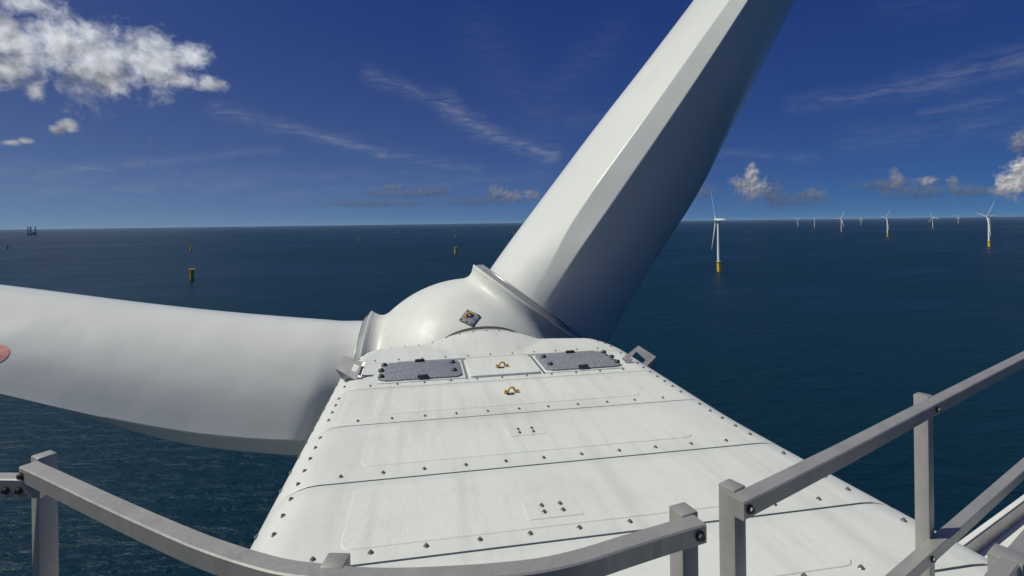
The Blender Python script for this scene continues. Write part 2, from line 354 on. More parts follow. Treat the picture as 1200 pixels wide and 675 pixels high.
# ------------------------------------------------------------------ sea
def make_sea():
    mb = MB(); rings = []
    for rr in (60, 200, 600, 2000, 6000, 20000, 60000, 200000):
        rings.append([Vector((rr*math.cos(2*math.pi*j/96), rr*math.sin(2*math.pi*j/96), 0)) for j in range(96)])
    mb.loft(rings, True, (True, False))
    me = mb.mesh('sea'); me.materials.append(M['sea'])
    o = bpy.data.objects.new('sea', me); COL.objects.link(o); o['kind'] = 'structure'
make_sea()

# ------------------------------------------------------------------ the turbine underfoot
ROOF = 85.0
HUB = Vector((.97, 11.0, 86.85-3.66))
TOW = Vector((.97, 4.2, 0))
wt = thing('wind_turbine', 'white turbine underfoot, its nacelle roof, hub and two huge blades filling the foreground', 'wind turbine', TOW, 'wind turbines')
CL, CR, RAD = -.76, 2.68, .40                # flat roof between CL and CR, then shoulders of radius RAD
MID = (CL+CR)/2
def profile(nseg=10):
    p = [(CL-RAD, -2.6), (CL-RAD, -1.4)]
    p += [(CL - RAD*math.cos(a), -RAD + RAD*math.sin(a)) for a in np.linspace(0, math.pi/2, nseg)]
    p += [(x, 0) for x in np.linspace(CL, CR, 42)[1:-1]]
    p += [(CR + RAD*math.sin(a), -RAD + RAD*math.cos(a)) for a in np.linspace(0, math.pi/2, nseg)]
    p += [(CR+RAD, -1.4), (CR+RAD, -2.6)]
    return p
PROF = profile()
def roof_pt(l, z, n):
    """body surface: shoulders draw in towards the front, where the roof swells over the main bearing"""
    t = max(0, (n-7.15)/.95)
    k = 1 - .115*t*t*(1.0 if l < MID else 1.35)
    dz = -.16*max(0, (n-7.75)/.4)**2 * (abs((l-MID)/2.1)**3)
    dz += -.05*min(1, max(0, (n-7.97)/.15))**2
    if t > 0:
        x = (l-MID)/(1.02*math.sqrt(t)); 
        if abs(x) < 1: dz += .175*t*(1-x*x)
    if n < 4.6 and l > MID: k += .105*min(1.3, (4.6-n)/2.3)**1.25   # the body widens slightly towards the rear on this side
    return Vector((MID+(l-MID)*k, n, ROOF+z+dz))
def roof_panel(n0, n1, steps, lip=.0):
    mb = MB(); rings = []
    prof = PROF
    ns = np.linspace(n0, n1, steps)
    def ring(n, drop):
        return [roof_pt(l, z, n) - Vector((((l-MID)/2.1)**5*drop if abs(z) > .01 else 0, 0, drop)) for l, z in prof]
    rings = [ring(n0, .05)] + [ring(n0, .006), ] + [ring(n0+.012, 0)] + [ring(n, 0) for n in ns[1:-1]] + [ring(n1-.012, 0), ring(n1, .006), ring(n1, .05)]
    mb.loft(rings, False, (False, False))
    return mb
SEAMS = [-.6, .55, 1.6, 2.27, 2.90, 3.84, 4.92, 5.98, 7.06, 8.12]
bolt_mb = MB(); bolt_mb.lathe([(.017, 0), (.017, .003), (.015, .005)], (0, 0, 0), (0, 0, 1), 12, (False, True)); bolt_mb.lathe([(.0105, .004), (.0105, .012), (.0085, .015)], (0, 0, 0), (0, 0, 1), 6, (False, True))
BOLT = bolt_mb.mesh('bolt', 35); BOLT.materials.append(M['bolt'])
GAP = .009
panels = []
for i in range(len(SEAMS)-1):
    n0, n1 = SEAMS[i]+GAP, SEAMS[i+1]-(GAP if i < len(SEAMS)-2 else 0)
    p = part('roof_panel', roof_panel(n0, n1, 26 if n1 > 7.2 else 5), M['roof'], wt, 40)
    panels.append((n0, n1, p))
def panel_at(n):
    for a, b, p in panels:
        if a-.02 <= n <= b+.02: return p
    return panels[-1][2]
def put_bolt(l, z, n, nx=0.0):
    """bolt on the skin; nx = tilt of the shoulder there"""
    q_ = roof_pt(l, z, n)
    return place('bolt', BOLT, panel_at(n), q_, (0, nx, random.uniform(0, 1)))
for s in SEAMS[2:8]:
    for k in range(11):
        put_bolt(-.62+.307*k + random.uniform(-.006, .006), 0, s+.085)
for k in range(11): put_bolt(-.66+.315*k, 0, 7.155)
for sgn, c in ((-1, CL), (1, CR)):
    for dx, step, st in ((.155, .205, 2.3), (.325, .29, 2.4)):
        if sgn > 0 and dx < .2: dx, step = .05, .19
        n = st
        while n < 7.9:
            a = math.asin(dx/RAD)
            if min(abs(n-s) for s in SEAMS) > .05: put_bolt(c+sgn*dx, -RAD+RAD*math.cos(a), n, sgn*a)
            n += step
for k in range(15):
    l = -.66+.233*k; put_bolt(l, 0, 8.03)
# the dark core that shows in the joints, and the front bulkhead
mb = MB(); mb.loft([[roof_pt(l, z, n) + Vector((-(l-MID)*.012, 0, -.035)) for l, z in PROF] for n in np.linspace(-.55, 8.08, 40)], False, (False, False))
part('nacelle_core', mb, M['seam'], wt, 60)
mb = MB(); mb.loft([[roof_pt(l, z, n) + Vector((-(l-MID)*dd_, 0, -dz_)) for l, z in PROF] for n, dd_, dz_ in ((8.128, .006, .03), (8.132, .0, -.006), (8.165, .0, -.006), (8.175, .02, .03))], False, (False, False))
part('front_lip', mb, M['gelcoat'], wt, 40)
mb = MB(); mb.loft([[roof_pt(l, z, n) + Vector((-(l-MID)*.012, 0, 0.022-.14*min(1, abs((l-MID)/1.05)**4))) for l, z in PROF] for n in (8.16, 8.27)], False, (False, False))
part('front_seal', mb, M['seam'], wt, 40)
# lower body below the panels
mb = MB(); mb.box((MID, 3.8, ROOF-3.3), (RAD*2+CR-CL-.03, 8.6, 1.6), None, .2); part('lower_body', mb, M['gelcoat'], wt, 40)
mb = MB(); mb.lathe([(2.6, 0), (2.55, 20), (1.75, 81.2)], TOW, (0, 0, 1), 48); part('tower', mb, M['towerwhite'], wt, 40)

# raised anti-slip pads with rounded corners, one per roof panel
def rounded_plate(c, sx, sy, r, h, bev=.004):
    pts = []
    for qx, qy, a0 in ((1, 1, 0), (-1, 1, 90), (-1, -1, 180), (1, -1, 270)):
        for a in (0, 30, 60, 90): pts.append(((sx/2-r)*qx + r*math.cos(R(a0+a)), (sy/2-r)*qy + r*math.sin(R(a0+a))))
    mb = MB(); c = Vector(c)
    mb.loft([[c+Vector((x, y, -.002)) for x, y in pts], [c+Vector((x, y, h-bev)) for x, y in pts], [c+Vector((x*(1-bev*2/sx), y*(1-bev*2/sy), h)) for x, y in pts]])
    return mb
for a, b in ((.65, 1.5), (2.38, 2.80), (3.03, 3.74), (4.05, 4.80), (5.13, 5.86)):
    part('anti_slip_pad', rounded_plate((.89, (a+b)/2, ROOF), 2.76, b-a, .07, .005), M['pad'], panel_at((a+b)/2), 30)
# small fixing plates, each with four bolts
for l, n, sx, sy in ((.875, 4.46, .33, .2), (.80, 3.22, .36, .22)):
    pl = part('fixing_plate', rounded_plate((l, n, ROOF+.005), sx, sy, .012, .004, .002), M['roof'], panel_at(n), 30)
    for dx in (-.062, .062):
        for dy in (-.045, .03): place('plate_bolt', BOLT, panel_at(n), (l+dx, n+dy, ROOF+.009), (0, 0, random.random()))

# roof hatches, the plain cover between them and the recess they sit in
mb = MB(); mb.box((MID+.05, 7.0, ROOF+.002), (2.75, .085, .008)); part('recess_groove', mb, M['groove'], wt)
part('hatch_cover', rounded_plate((.97, 6.53, ROOF), .86, .82, .03, .03, .006), M['roof'], wt, 30)
for x in (.50, 1.445):
    mb = MB(); mb.box((x, 6.53, ROOF+.004), (.022, .84, .012)); part('cover_joint', mb, M['groove'], wt)
def hatch(cx_, sgn):
    sx, sy = .98, .74
    y0 = 6.53; out_ = []
    # outline with three lobes on the outer short side
    pts = [(-.49, -.30), (-.42, -.37), (.40, -.37)]
    for k in range(3):
        yc = -.24+.24*k
        for a in (-70, -35, 0, 35, 70): pts.append((.42+.09*math.cos(R(a)), yc+.115*math.sin(R(a))))
    pts += [(.40, .37), (-.42, .37), (-.49, .30)]
    pts = [(x*sgn, y) for x, y in pts]
    c = Vector((cx_, y0, ROOF)); b1 = MB()
    b1.loft([[c+Vector((x*1.0, y*1.0, 0)) for x, y in pts], [c+Vector((x, y, .026)) for x, y in pts], [c+Vector((x*.97, y*.96, .034)) for x, y in pts]])
    h = part('roof_hatch', b1, M['hatch'], wt, 30)
    fr = MB(); fr.box((cx_-.02*sgn, y0, ROOF+.004), (1.04, .82, .012), None, .004); part('hatch_frame', fr, M['roof'], h, 30)
    for lx, ly, ll in ((.02, .36, .09), (-.02, -.36, .09), (-.40, .2, .05), (-.40, -.17, .05), (.47, -.25, .05), (.49, 0, .05), (.47, .25, .05)):
        k = MB(); k.lathe([(.034, 0), (.038, .018), (.026, .034), (.010, .038)], Vector((cx_+lx*sgn - (ll-.05), y0+ly, ROOF+.03)), (0, 0, 1), 12)
        if ll > .06:
            k = MB(); k.box((cx_+lx*sgn, y0+ly, ROOF+.046), (.13, .06, .035), None, .015)
        part('latch', k, M['black'], h, 40)
    return h
hatch(-.04, -1); hatch(1.98, 1)
# lifting eyes: an arch with two flanged feet
for l, n, rz in ((.97, 6.42, .05), (.93, 5.49, -.05)):
    base = ROOF + (.03 if n > 6 else .005)
    b1 = MB(); b1.tube([(l+.036*math.cos(a), n, base+.013+.046*math.sin(a)) for a in np.linspace(0, math.pi, 15)], .0105, 8)
    e = part('lifting_eye', b1, M['yellow'], wt, 50)
    for s_ in (-1, 1):
        b1 = MB(); b1.box((l+s_*.062, n, base+.007), (.05, .05, .014), None, .004)
        b1.lathe([(.016, .01), (.016, .028), (.010, .033)], (l+s_*.066, n+.005, base), (0, 0, 1), 10)
        part('foot', b1, M['yellow'], e, 40)
    b1 = MB(); b1.box((l-.02, n-.05, base+.001), (.085, .045, .008), None, .003); part('eye_shadow', b1, M['black'], e, 40)  # flat black plate that paints the arch's shadow on the roof
# folded sheet-metal brackets on the two shoulders
def bracket(face, hole, fold, depth, foot_edge):
    """plate (corners in order) with a window cut through it, two edges folded back, a foot strip along one edge"""
    A = [Vector(p)+EYE for p in face]; Hh = [Vector(p)+EYE for p in hole]
    nrm = (A[1]-A[0]).cross(A[3]-A[0]).normalized()
    if nrm.dot(EYE-A[0]) < 0: nrm = -nrm
    b1 = MB(); vs = A+Hh; back = [v-nrm*.010 for v in vs]
    fs = []
    for i in range(4):
        j = (i+1) % 4; fs += [(i, j, 4+j, 4+i), (8+i, 8+4+i, 8+4+j, 8+j), (i, 8+i, 8+j, j), (4+i, 4+j, 12+j, 12+i)]
    b1.add(vs+back, fs); br_ = part('bracket', b1, M['bracket'], wt)
    for i in fold:
        p, q_ = A[i], A[(i+1) % 4]; mid_ = (A[0]+A[1]+A[2]+A[3])/4
        inn = (mid_-(p+q_)/2).normalized()*.008; dv = Vector(depth)
        b1 = MB(); b1.loft([[p-nrm*.012, q_-nrm*.012, q_-nrm*.012+inn, p-nrm*.012+inn], [p+dv, q_+dv, q_+dv+inn, p+dv+inn]])
        part('flange', b1, M['bracket'], br_)
    p, q_ = A[foot_edge], A[(foot_edge+1) % 4]
    b1 = MB(); c_ = (p+q_)/2; x_ = (q_-p).normalized(); u_ = Vector((0, 0, 1)); u_ = (u_-x_*u_.dot(x_)).normalized(); y_ = u_.cross(x_)
    b1.box(c_-u_*.03, ((q_-p).length*1.05, .06, .010), Matrix((x_, y_, u_)).transposed())
    for k_ in (-.3, .3): b1.lathe([(.016, 0), (.016, .016)], c_+x_*k_*(q_-p).length+y_*.02-u_*.006, u_, 6)
    part('foot_flange', b1, M['bracket'], br_)
bracket([(-.977, 6.579, -1.601), (-.747, 6.508, -1.68), (-.80, 6.347, -1.858), (-1.061, 6.462, -1.731)],
        [(-.847, 6.505, -1.684), (-.783, 6.472, -1.72), (-.818, 6.421, -1.776), (-.879, 6.439, -1.757)], (2,), (.06, .10, -.16), 1)
bracket([(2.587, 6.373, -1.775), (2.826, 6.472, -1.665), (3.024, 6.354, -1.795), (2.762, 6.228, -1.935)],
        [(2.652, 6.35, -1.8), (2.778, 6.419, -1.724), (2.869, 6.332, -1.82), (2.745, 6.269, -1.89)], (2,), (.03, .06, -.15), 3)

# ---- spinner: a ball with three flared collars
PHI = R(37)
def bdir(k):
    a = PHI + k*2*math.pi/3; return np.array([math.sin(a), 0, math.cos(a)])
def spinner():
    bm = bmesh.new(); bmesh.ops.create_icosphere(bm, subdivisions=7, radius=1)
    D = np.array([v.co[:] for v in bm.verts]); bs = [bdir(k) for k in range(3)]
    def sdf(p):
        d = np.linalg.norm(p*np.array([1, 1.0, 1]), axis=1) - 2.47
        for b in bs:
            h = p@b; rad = np.linalg.norm(p - h[:, None]*b, axis=1)
            rr = 1.41 + .17*np.clip(h/2.26, 0, 1.05)**7
            s = np.maximum(np.maximum(rad-rr, h-2.6), -h)
            k = .16; hh = np.clip(.5+.5*(s-d)/k, 0, 1); d = s*(1-hh)+d*hh - k*hh*(1-hh)
        return d
    lo = np.full(len(D), 1.5); hi = np.full(len(D), 3.4)
    for _ in range(26):
        mi = (lo+hi)/2; ins = sdf(D*mi[:, None]) < 0; lo = np.where(ins, mi, lo); hi = np.where(ins, hi, mi)
    rr = (lo+hi)/2
    off = HUB - TOW
    for v, r_ in zip(bm.verts, rr): v.co = v.co*float(r_) + off
    gone = [v for v in bm.verts if any(float(np.dot(np.array(v.co-off), b)) > 2.12 and np.linalg.norm(np.array(v.co-off)-float(np.dot(np.array(v.co-off), b))*b) < 1.75 for b in bs)]
    bmesh.ops.delete(bm, geom=gone, context='VERTS')
    me = bpy.data.meshes.new('spinner'); bm.to_mesh(me); bm.free(); me.shade_smooth()
    return me
def spin_sdf(p):
    d = np.linalg.norm(p, axis=1) - 2.47
    for b in [bdir(k) for k in range(3)]:
        h = p@b; rad = np.linalg.norm(p - h[:, None]*b, axis=1)
        s = np.maximum(rad-(1.41 + .17*np.clip(h/2.26, 0, 1.05)**7), -h)
        k = .16; hh = np.clip(.5+.5*(s-d)/k, 0, 1); d = s*(1-hh)+d*hh - k*hh*(1-hh)
    return d
def collar_radius(h):
    lo, hi = 1.2, 1.9
    for _ in range(30):
        mi = (lo+hi)/2; p = bdir(0)*h + np.array([0, -1.0, 0])*mi
        if spin_sdf(p[None])[0] < 0: lo = mi
        else: hi = mi
    return lo
sp = part('spinner', spinner(), M['gelcoat'], wt)
for k in range(3):
    d = Vector(bdir(k)); rb = MB()
    rb.lathe([(collar_radius(h)+o, h) for h, o in [(1.80, -.006), (1.83, .0005)]+[(q, .002) for q in np.linspace(1.86, 2.262, 18)]] + [(1.582, 2.275), (1.57, 2.28), (1.56, 2.272), (1.55, 2.22)], HUB, d, 160, (False, False))
    rg = part('collar_lip', rb, M['gelcoat'], sp, 35)
    rb = MB(); rb.lathe([(1.556, 2.2), (1.553, 2.262), (1.545, 2.275), (1.462, 2.362), (1.452, 2.362), (1.45, 2.33), (1.435, 2.33), (1.43, 2.385), (1.41, 2.395), (1.36, 2.39)], HUB, d, 128, (False, False))
    part('root_ring', rb, M['seal'], sp, 30)
# access plate on the spinner, with its own lifting eye
pc = Vector((-.14, -1.60, 1.97)); pn = pc.normalized(); pc = pn*2.482
xa = Vector((.92, .25, .0)); xa = (xa - pn*xa.dot(pn)).normalized(); ya = pn.cross(xa)
rm = Matrix((xa, ya, pn)).transposed() @ Matrix.Rotation(R(42), 3, 'Z')
mb = MB(); mb.box(HUB+pc, (.29, .29, .02), rm, .004); ap = part('access_plate', mb, M['hatch'], sp, 30)
for sx in (-1, 0, 1):
    for sy in (-1, 0, 1):
        if sx or sy:
            b1 = MB(); b1.lathe([(.014, 0), (.014, .01)], HUB+pc+rm @ Vector((sx*.115, sy*.115, .01)), pn, 6); part('plate_screw', b1, M['darkbolt'], ap)
b1 = MB(); b1.tube([HUB+pc+ya*.055+xa*(.05*math.cos(a))+pn*(.012+.055*math.sin(a)) for a in np.linspace(0, math.pi, 11)], .014, 8); b1.box(HUB+pc+ya*.055+xa*.05+pn*.015, (.07, .06, .02), rm); b1.box(HUB+pc+ya*.05-xa*.06+pn*.015, (.07, .06, .02), rm)
part('lifting_eye', b1, M['yellow'], ap, 40)

# ---- blades
def catmull(P_, per):
    P_ = [np.array(p) for p in P_]; o = []
    for i in range(len(P_)-1):
        p0 = P_[max(i-1, 0)]; p1 = P_[i]; p2 = P_[i+1]; p3 = P_[min(i+2, len(P_)-1)]
        for t in np.linspace(0, 1, per, endpoint=False):
            o.append(.5*((2*p1)+(-p0+p2)*t+(2*p0-5*p1+4*p2-p3)*t*t+(-p0+3*p1-3*p2+p3)*t**3))
    o.append(P_[-1]); return o
def section(L, wg, gd, Rt, ww, rnd, r_, root_wide, TE_A=103):
    """closed outline (t, w): blunt trailing edge wg-gd towards +w, bulge Rt on +t, L on -t, nose at -w"""
    s = ww/1.7; nose = (.22*(Rt+L), -1.45*min(1, s*1.0))
    right = catmull([(gd, 1.72*s), (gd+(Rt-gd)*.46, 1.42*s), (gd+(Rt-gd)*.84, .86*s), (Rt, .18), (Rt*.80, -.80*min(1, s)), nose], 6)
    left = catmull([nose, (L*.66, -1.05*min(1, s)), (L, -.25), (L*.62+wg*.38, .72*s), (wg, 1.50*s)], 7)
    right.insert(1, right[0]*.8+right[1]*.2); left.insert(-1, left[-1]*.86+left[-2]*.14)
    te = [np.array((wg+(gd-wg)*t, 1.50*s+.22*s*t)) for t in (.07, .5, .93)]
    air = right + left[1:] + te
    # matching round root; its +t half widens quickly so that the silhouette stays straight
    aR = list(np.linspace(R(TE_A-3), R(-92), len(right)-1)); aR.insert(1, aR[0]*.8+aR[1]*.2)
    aL = list(np.linspace(R(-92), R(TE_A+11-360), len(left)-1))[1:]; aL.insert(-1, aL[-1]*.86+aL[-2]*.14); aT = [R(TE_A+11-14*k) for k in (.07, .5, .93)]
    x = min(1, max(0, (r_-2.1)/.4)); wide = root_wide*x*x*(3-2*x)
    cir = [np.array((1.40*math.cos(a) + math.cos(a)*(wide if math.cos(a) > 0 else -.18), 1.40*math.sin(a))) for a in aR+aL+aT]
    return [c*(1-rnd)+a_*rnd for a_, c in zip(air, cir)]
def blade_mesh(k, tab, root_wide=.42, blend=1.7, te_a=103):
    a = PHI + k*2*math.pi/3
    d = Vector((math.sin(a), 0, math.cos(a))); t = Vector((math.cos(a), 0, -math.sin(a))); wv = Vector((0, -1, 0))
    tab = np.array(tab); rs = list(np.arange(2.37, 12.4, .1)) + list(np.linspace(12.6, 56, 40))
    rings = []
    for r_ in rs:
        v = [np.interp(r_, tab[:, 0], tab[:, j]) for j in range(1, 6)]
        # smooth the table a little
        if r_ > 3: v = [np.mean([np.interp(r_+e, tab[:, 0], tab[:, j]) for e in (-.6, -.3, 0, .3, .6)]) for j in range(1, 6)]
        x = min(1, max(0, (r_-2.40)/blend)); rnd = x*x*(3-2*x)
        rings.append([HUB + d*r_ + t*float(p[0]) + wv*float(p[1]) for p in section(*v, rnd, r_, root_wide, te_a)])
    mb = MB(); mb.loft(rings); return mb
UP = [(2.3, -1.25, -.62, -.34, 1.70, 1.65), (3.2, -1.20, -.66, -.33, 1.68, 1.65), (4.6, -1.18, -.745, -.32, 1.61, 1.65), (6.5, -1.14, -.72, -.34, 1.57, 1.65), (8.1, -1.07, -.72, -.37, 1.33, 1.65), (9.8, -1.02, -.71, -.44, 1.09, 1.65), (11.6, -.98, -.70, -.48, .83, 1.65), (20, -.72, -.45, -.30, .72, 1.5), (40, -.35, -.2, -.16, .34, 1.0), (54, -.14, -.08, -.06, .14, .45), (57, -.04, -.02, -.01, .05, .1)]
LEFT = [(2.3, -1.2, -.76, -.38, 1.36, 1.72), (3.0, -1.12, -.725, -.37, 1.35, 1.80), (4.3, -1.02, -.66, -.34, 1.35, 1.82), (5.3, -.90, -.52, -.22, 1.37, 1.82), (6.3, -.76, -.22, -.05, 1.41, 1.82), (7.5, -.60, .14, .21, 1.48, 1.82), (8.5, -.5, .34, .42, 1.55, 1.82), (9.5, -.42, .50, .57, 1.60, 1.82), (14, -.2, .75, .8, 1.62, 1.8), (20, .1, .9, .95, 1.5, 1.6), (40, .5, .9, .93, 1.3, 1.0), (54, .8, .95, .97, 1.1, .45), (57, .95, .98, .99, 1.02, .1)]
part('blade', blade_mesh(0, UP), M['blade'], wt, 70, label='upper blade rising to the right, half in shade')
lb = part('blade', blade_mesh(-1, LEFT, -.04, .75, 112), M['blade'], wt, 70, label='left blade lying level over the sea')
from mathutils.bvhtree import BVHTree
bv = BVHTree.FromPolygons([v.co for v in lb.data.vertices], [p.vertices[:] for p in lb.data.polygons])
hit, hn, _, _ = bv.ray_cast(EYE-TOW, Vector((-.8213, 1.1585, -.2432)))
hn = hn if hn.dot(EYE-TOW-hit) > 0 else -hn
mb = MB(); tx = hn.orthogonal().normalized(); ty = hn.cross(tx); ring = []
for j in range(28):
    a = 2*math.pi*j/28; h2, n2, _, _ = bv.ray_cast(hit+hn*.5+(tx*math.cos(a)+ty*math.sin(a))*.15, -hn)
    ring.append(h2+hn*.006+TOW)
mb.add(ring+[hit+hn*.007+TOW], [(j, (j+1) % 28, 28) for j in range(28)])
part('red_marker', mb, M['red'], lb)
part('blade', blade_mesh(1, UP), M['blade'], wt, 70)

# ------------------------------------------------------------------ guard rails
def square_tube(pts, h, d=.042, b=.003, hgt=None):
    """square tube swept along a level path; pts = near top edge, the tube extends away from the viewer"""
    hgt = hgt or d
    Pn = [Vector((x, y, EYE.z-h)) for x, y in pts]; rings = []
    for i, p in enumerate(Pn):
        tg = (Pn[min(i+1, len(Pn)-1)]-Pn[max(i-1, 0)]).normalized(); nn = Vector((-tg.y, tg.x, 0))
        if nn.dot(Vector((p.x, p.y, 0))) < 0: nn = -nn
        sec = [(b, 0), (d-b, 0), (d, -b), (d, -hgt+b), (d-b, -hgt), (b, -hgt), (0, -hgt+b), (0, -b)]
        rings.append([p + nn*x + Vector((0, 0, z)) for x, z in sec])
    mb = MB(); mb.loft(rings); return mb
def fine(pts, per=6): return [tuple(p) for p in catmull(pts, per)]
def rail_post(parent, c, ang, top, s=.045, bot=None):
    mb = MB(); z1 = EYE.z-top; z0 = bot if bot is not None else ROOF+.2
    mb.box((c[0], c[1], (z0+z1)/2), (s, s, z1-z0), Matrix.Rotation(ang, 3, 'Z'), .003)
    o = part('post', mb, M['metal'], parent, 30)
    return o
def rail_bolt(parent, p, nrm):
    nrm = Vector(nrm).normalized(); mb = MB()
    mb.lathe([(.0115, 0), (.0115, .002), (.010, .003)], p, nrm, 14); mb.lathe([(.0075, .003), (.0075, .009), (.006, .010)], p, nrm, 6)
    a = nrm.orthogonal().normalized(); b = nrm.cross(a); a2 = (Vector((0, 0, 1))); b2 = nrm.cross(a2).normalized()
    part('bolt', mb, M['darkbolt'], parent, 35)
FRONT = [(-1.098, 1.615), (-0.948, 1.5), (-0.776, 1.367), (-0.596, 1.231), (-0.445, 1.122), (-0.303, 1.035), (-0.219, 1.0), (-0.135, 0.972), (-0.052, 0.954), (0.03, 0.943), (0.123, 0.934), (0.217, 0.932), (0.306, 0.944), (0.406, 0.968), (0.51, 0.992), (0.59, 1.009)]
RIGHT = [(0.718, 1.067), (0.908, 1.145), (1.194, 1.264), (1.62, 1.447), (2.167, 1.680), (2.703, 1.907), (3.587, 2.281)]
MIDR = [(1.22, 1.285), (1.444, 1.380), (1.71, 1.492), (1.99, 1.608), (2.673, 1.895), (3.67, 2.315)]
def out_n(p, q_):
    t = Vector((q_[0]-p[0], q_[1]-p[1], 0)).normalized(); n = Vector((-t.y, t.x, 0))
    return n if n.dot(Vector((p[0], p[1], 0))) > 0 else -n
G = 'guard rails of the service platform'
r1 = thing('guard_rail', 'bent square metal handrail crossing the bottom of the view in front of the white roof', 'guard rail', (-.2, 1.0, ROOF+.2), G)
part('handrail', square_tube(fine(FRONT), .65), M['metal'], r1, 30)
nA = out_n(FRONT[0], FRONT[1]); angA = math.atan2(FRONT[1][1]-FRONT[0][1], FRONT[1][0]-FRONT[0][0])
def behind(p, nn, tg, along, back, ): return (p[0]+tg[0]*along+nn.x*back, p[1]+tg[1]*along+nn.y*back)
tA = Vector((FRONT[1][0]-FRONT[0][0], FRONT[1][1]-FRONT[0][1], 0)).normalized()
cA = behind(FRONT[0], nA, tA, -.030, .042+.0235); rail_post(r1, cA, angA, .648)
rail_bolt(r1, Vector((FRONT[0][0], FRONT[0][1], EYE.z-.65-.021)) + tA*.018, -nA)
rail_post(r1, (-.175, 1.038), R(-12), .648)
tC = Vector((FRONT[-1][0]-FRONT[-2][0], FRONT[-1][1]-FRONT[-2][1], 0)).normalized(); nC = out_n(FRONT[-2], FRONT[-1])
cC = behind(FRONT[-1], nC, tC, -.006, .042+.0235); rail_post(r1, cC, math.atan2(tC.y, tC.x), .648)
rail_bolt(r1, Vector((FRONT[-1][0], FRONT[-1][1], EYE.z-.65-.021)) - tC*.018, -nC)

r2 = thing('guard_rail', 'two-bar square metal railing running away to the right above the sea', 'guard rail', (1.8, 1.6, ROOF+.2), G)
part('handrail', square_tube(RIGHT, .65), M['metal'], r2, 30)
part('mid_rail', square_tube(MIDR, 1.16), M['metal'], r2, 30)
tD = Vector((RIGHT[1][0]-RIGHT[0][0], RIGHT[1][1]-RIGHT[0][1], 0)).normalized(); nD = out_n(RIGHT[0], RIGHT[1]); aD = math.atan2(tD.y, tD.x)
rail_post(r2, behind(RIGHT[0], nD, tD, .050, .042+.0235), aD, .648)
rail_bolt(r2, Vector((*RIGHT[0], EYE.z-.65-.021)) + tD*.022, -nD)
for pp, q0 in ((RIGHT[3], .0), ((3.06, 2.058), .0)):
    c = behind(pp, nD, tD, q0+.22, .042+.0235); rail_post(r2, c, aD, .648)
    rail_bolt(r2, Vector((pp[0], pp[1], EYE.z-.65-.021)) + tD*.15, -nD)
rail_bolt(r2, Vector((1.72, 1.496, EYE.z-1.16-.021)), -nD)

r3 = thing('guard_rail', 'short level rail with two bolts joining the left corner post at the frame edge', 'guard rail', (-1.3, 1.65, ROOF+.2), G)
STUB = [(-1.9, 1.80), (-1.285, 1.657), (-1.04, 1.602)]
part('handrail', square_tube(STUB, .685, .040, .003, .052), M['metal'], r3, 30)
nS = out_n(STUB[1], STUB[2])
for x, y in ((-1.135, 1.624), (-1.098, 1.616)): rail_bolt(r3, Vector((x, y, EYE.z-.685-.03)), -nS)
rail_post(r3, (-1.85, 1.84), R(-13), .685)

r4 = thing('guard_rail', 'capped rail post with a rising bar in the bottom right corner', 'guard rail', (1.1, .83, ROOF+.2), G)
rail_post(r4, (1.122, .822), R(24), .66, .052)
part('handrail', square_tube([(.902, .702), (1.004, .747), (1.13, .802), (1.364, .901)], .66, .03), M['metal'], r4, 30)

# service platform that carries the rails (below the picture)
pf = thing('service_platform', 'metal grating platform the rails stand on, under the viewer', 'platform', (0, 0, ROOF), None)
mb = MB(); mb.box((-.2, .35, ROOF+.17), (2.6, 1.7, .06), None, .01); part('frame', mb, M['grating'], pf, 30)
mb = MB()
for x in (-1.3, .95):
    for y in (-.35, 1.05): mb.box((x if x > -1 else -1.0, y, ROOF+.07), (.08, .08, .14))
part('leg', mb, M['grating'], pf)

# white side deck to the right with a dark-sided upstand
sd = thing('side_deck', 'white side deck with a raised outer edge beyond the right rail', 'deck', (3.5, 2.0, ROOF-1), None)
def slab(quad, z0, z1):
    mb = MB(); mb.loft([[Vector((x, y, z0)) for x, y in quad], [Vector((x, y, z1)) for x, y in quad]]); return mb
e0, e1 = Vector((3.09, 2.632, 0)), Vector((4.9, 3.28, 0)); ev = (e1-e0).normalized(); en = Vector((-ev.y, ev.x, 0))
zd = EYE.z-2.21
part('deck_plate', slab([(3.12, 1.0), (4.9, 1.0), tuple(e1)[:2], tuple(e0)[:2]], zd-.12, zd), M['deck'], sd)
part('upstand', slab([tuple(p)[:2] for p in (e0, e1, e1+en*.03, e0+en*.03)], zd-.1, EYE.z-2.1), M['deck'], sd)
part('upstand_liner', slab([tuple(p)[:2] for p in (e0-en*.012, e1-en*.012, e1-en*.002, e0-en*.002)], zd+.002, EYE.z-2.1-.012), M['seal'], sd)
mb = slab([(3.9, 2.3), (4.8, 2.3), (4.8, 2.9), (3.9, 2.6)], zd, zd+.05); part('deck_step', mb, M['deck'], sd)

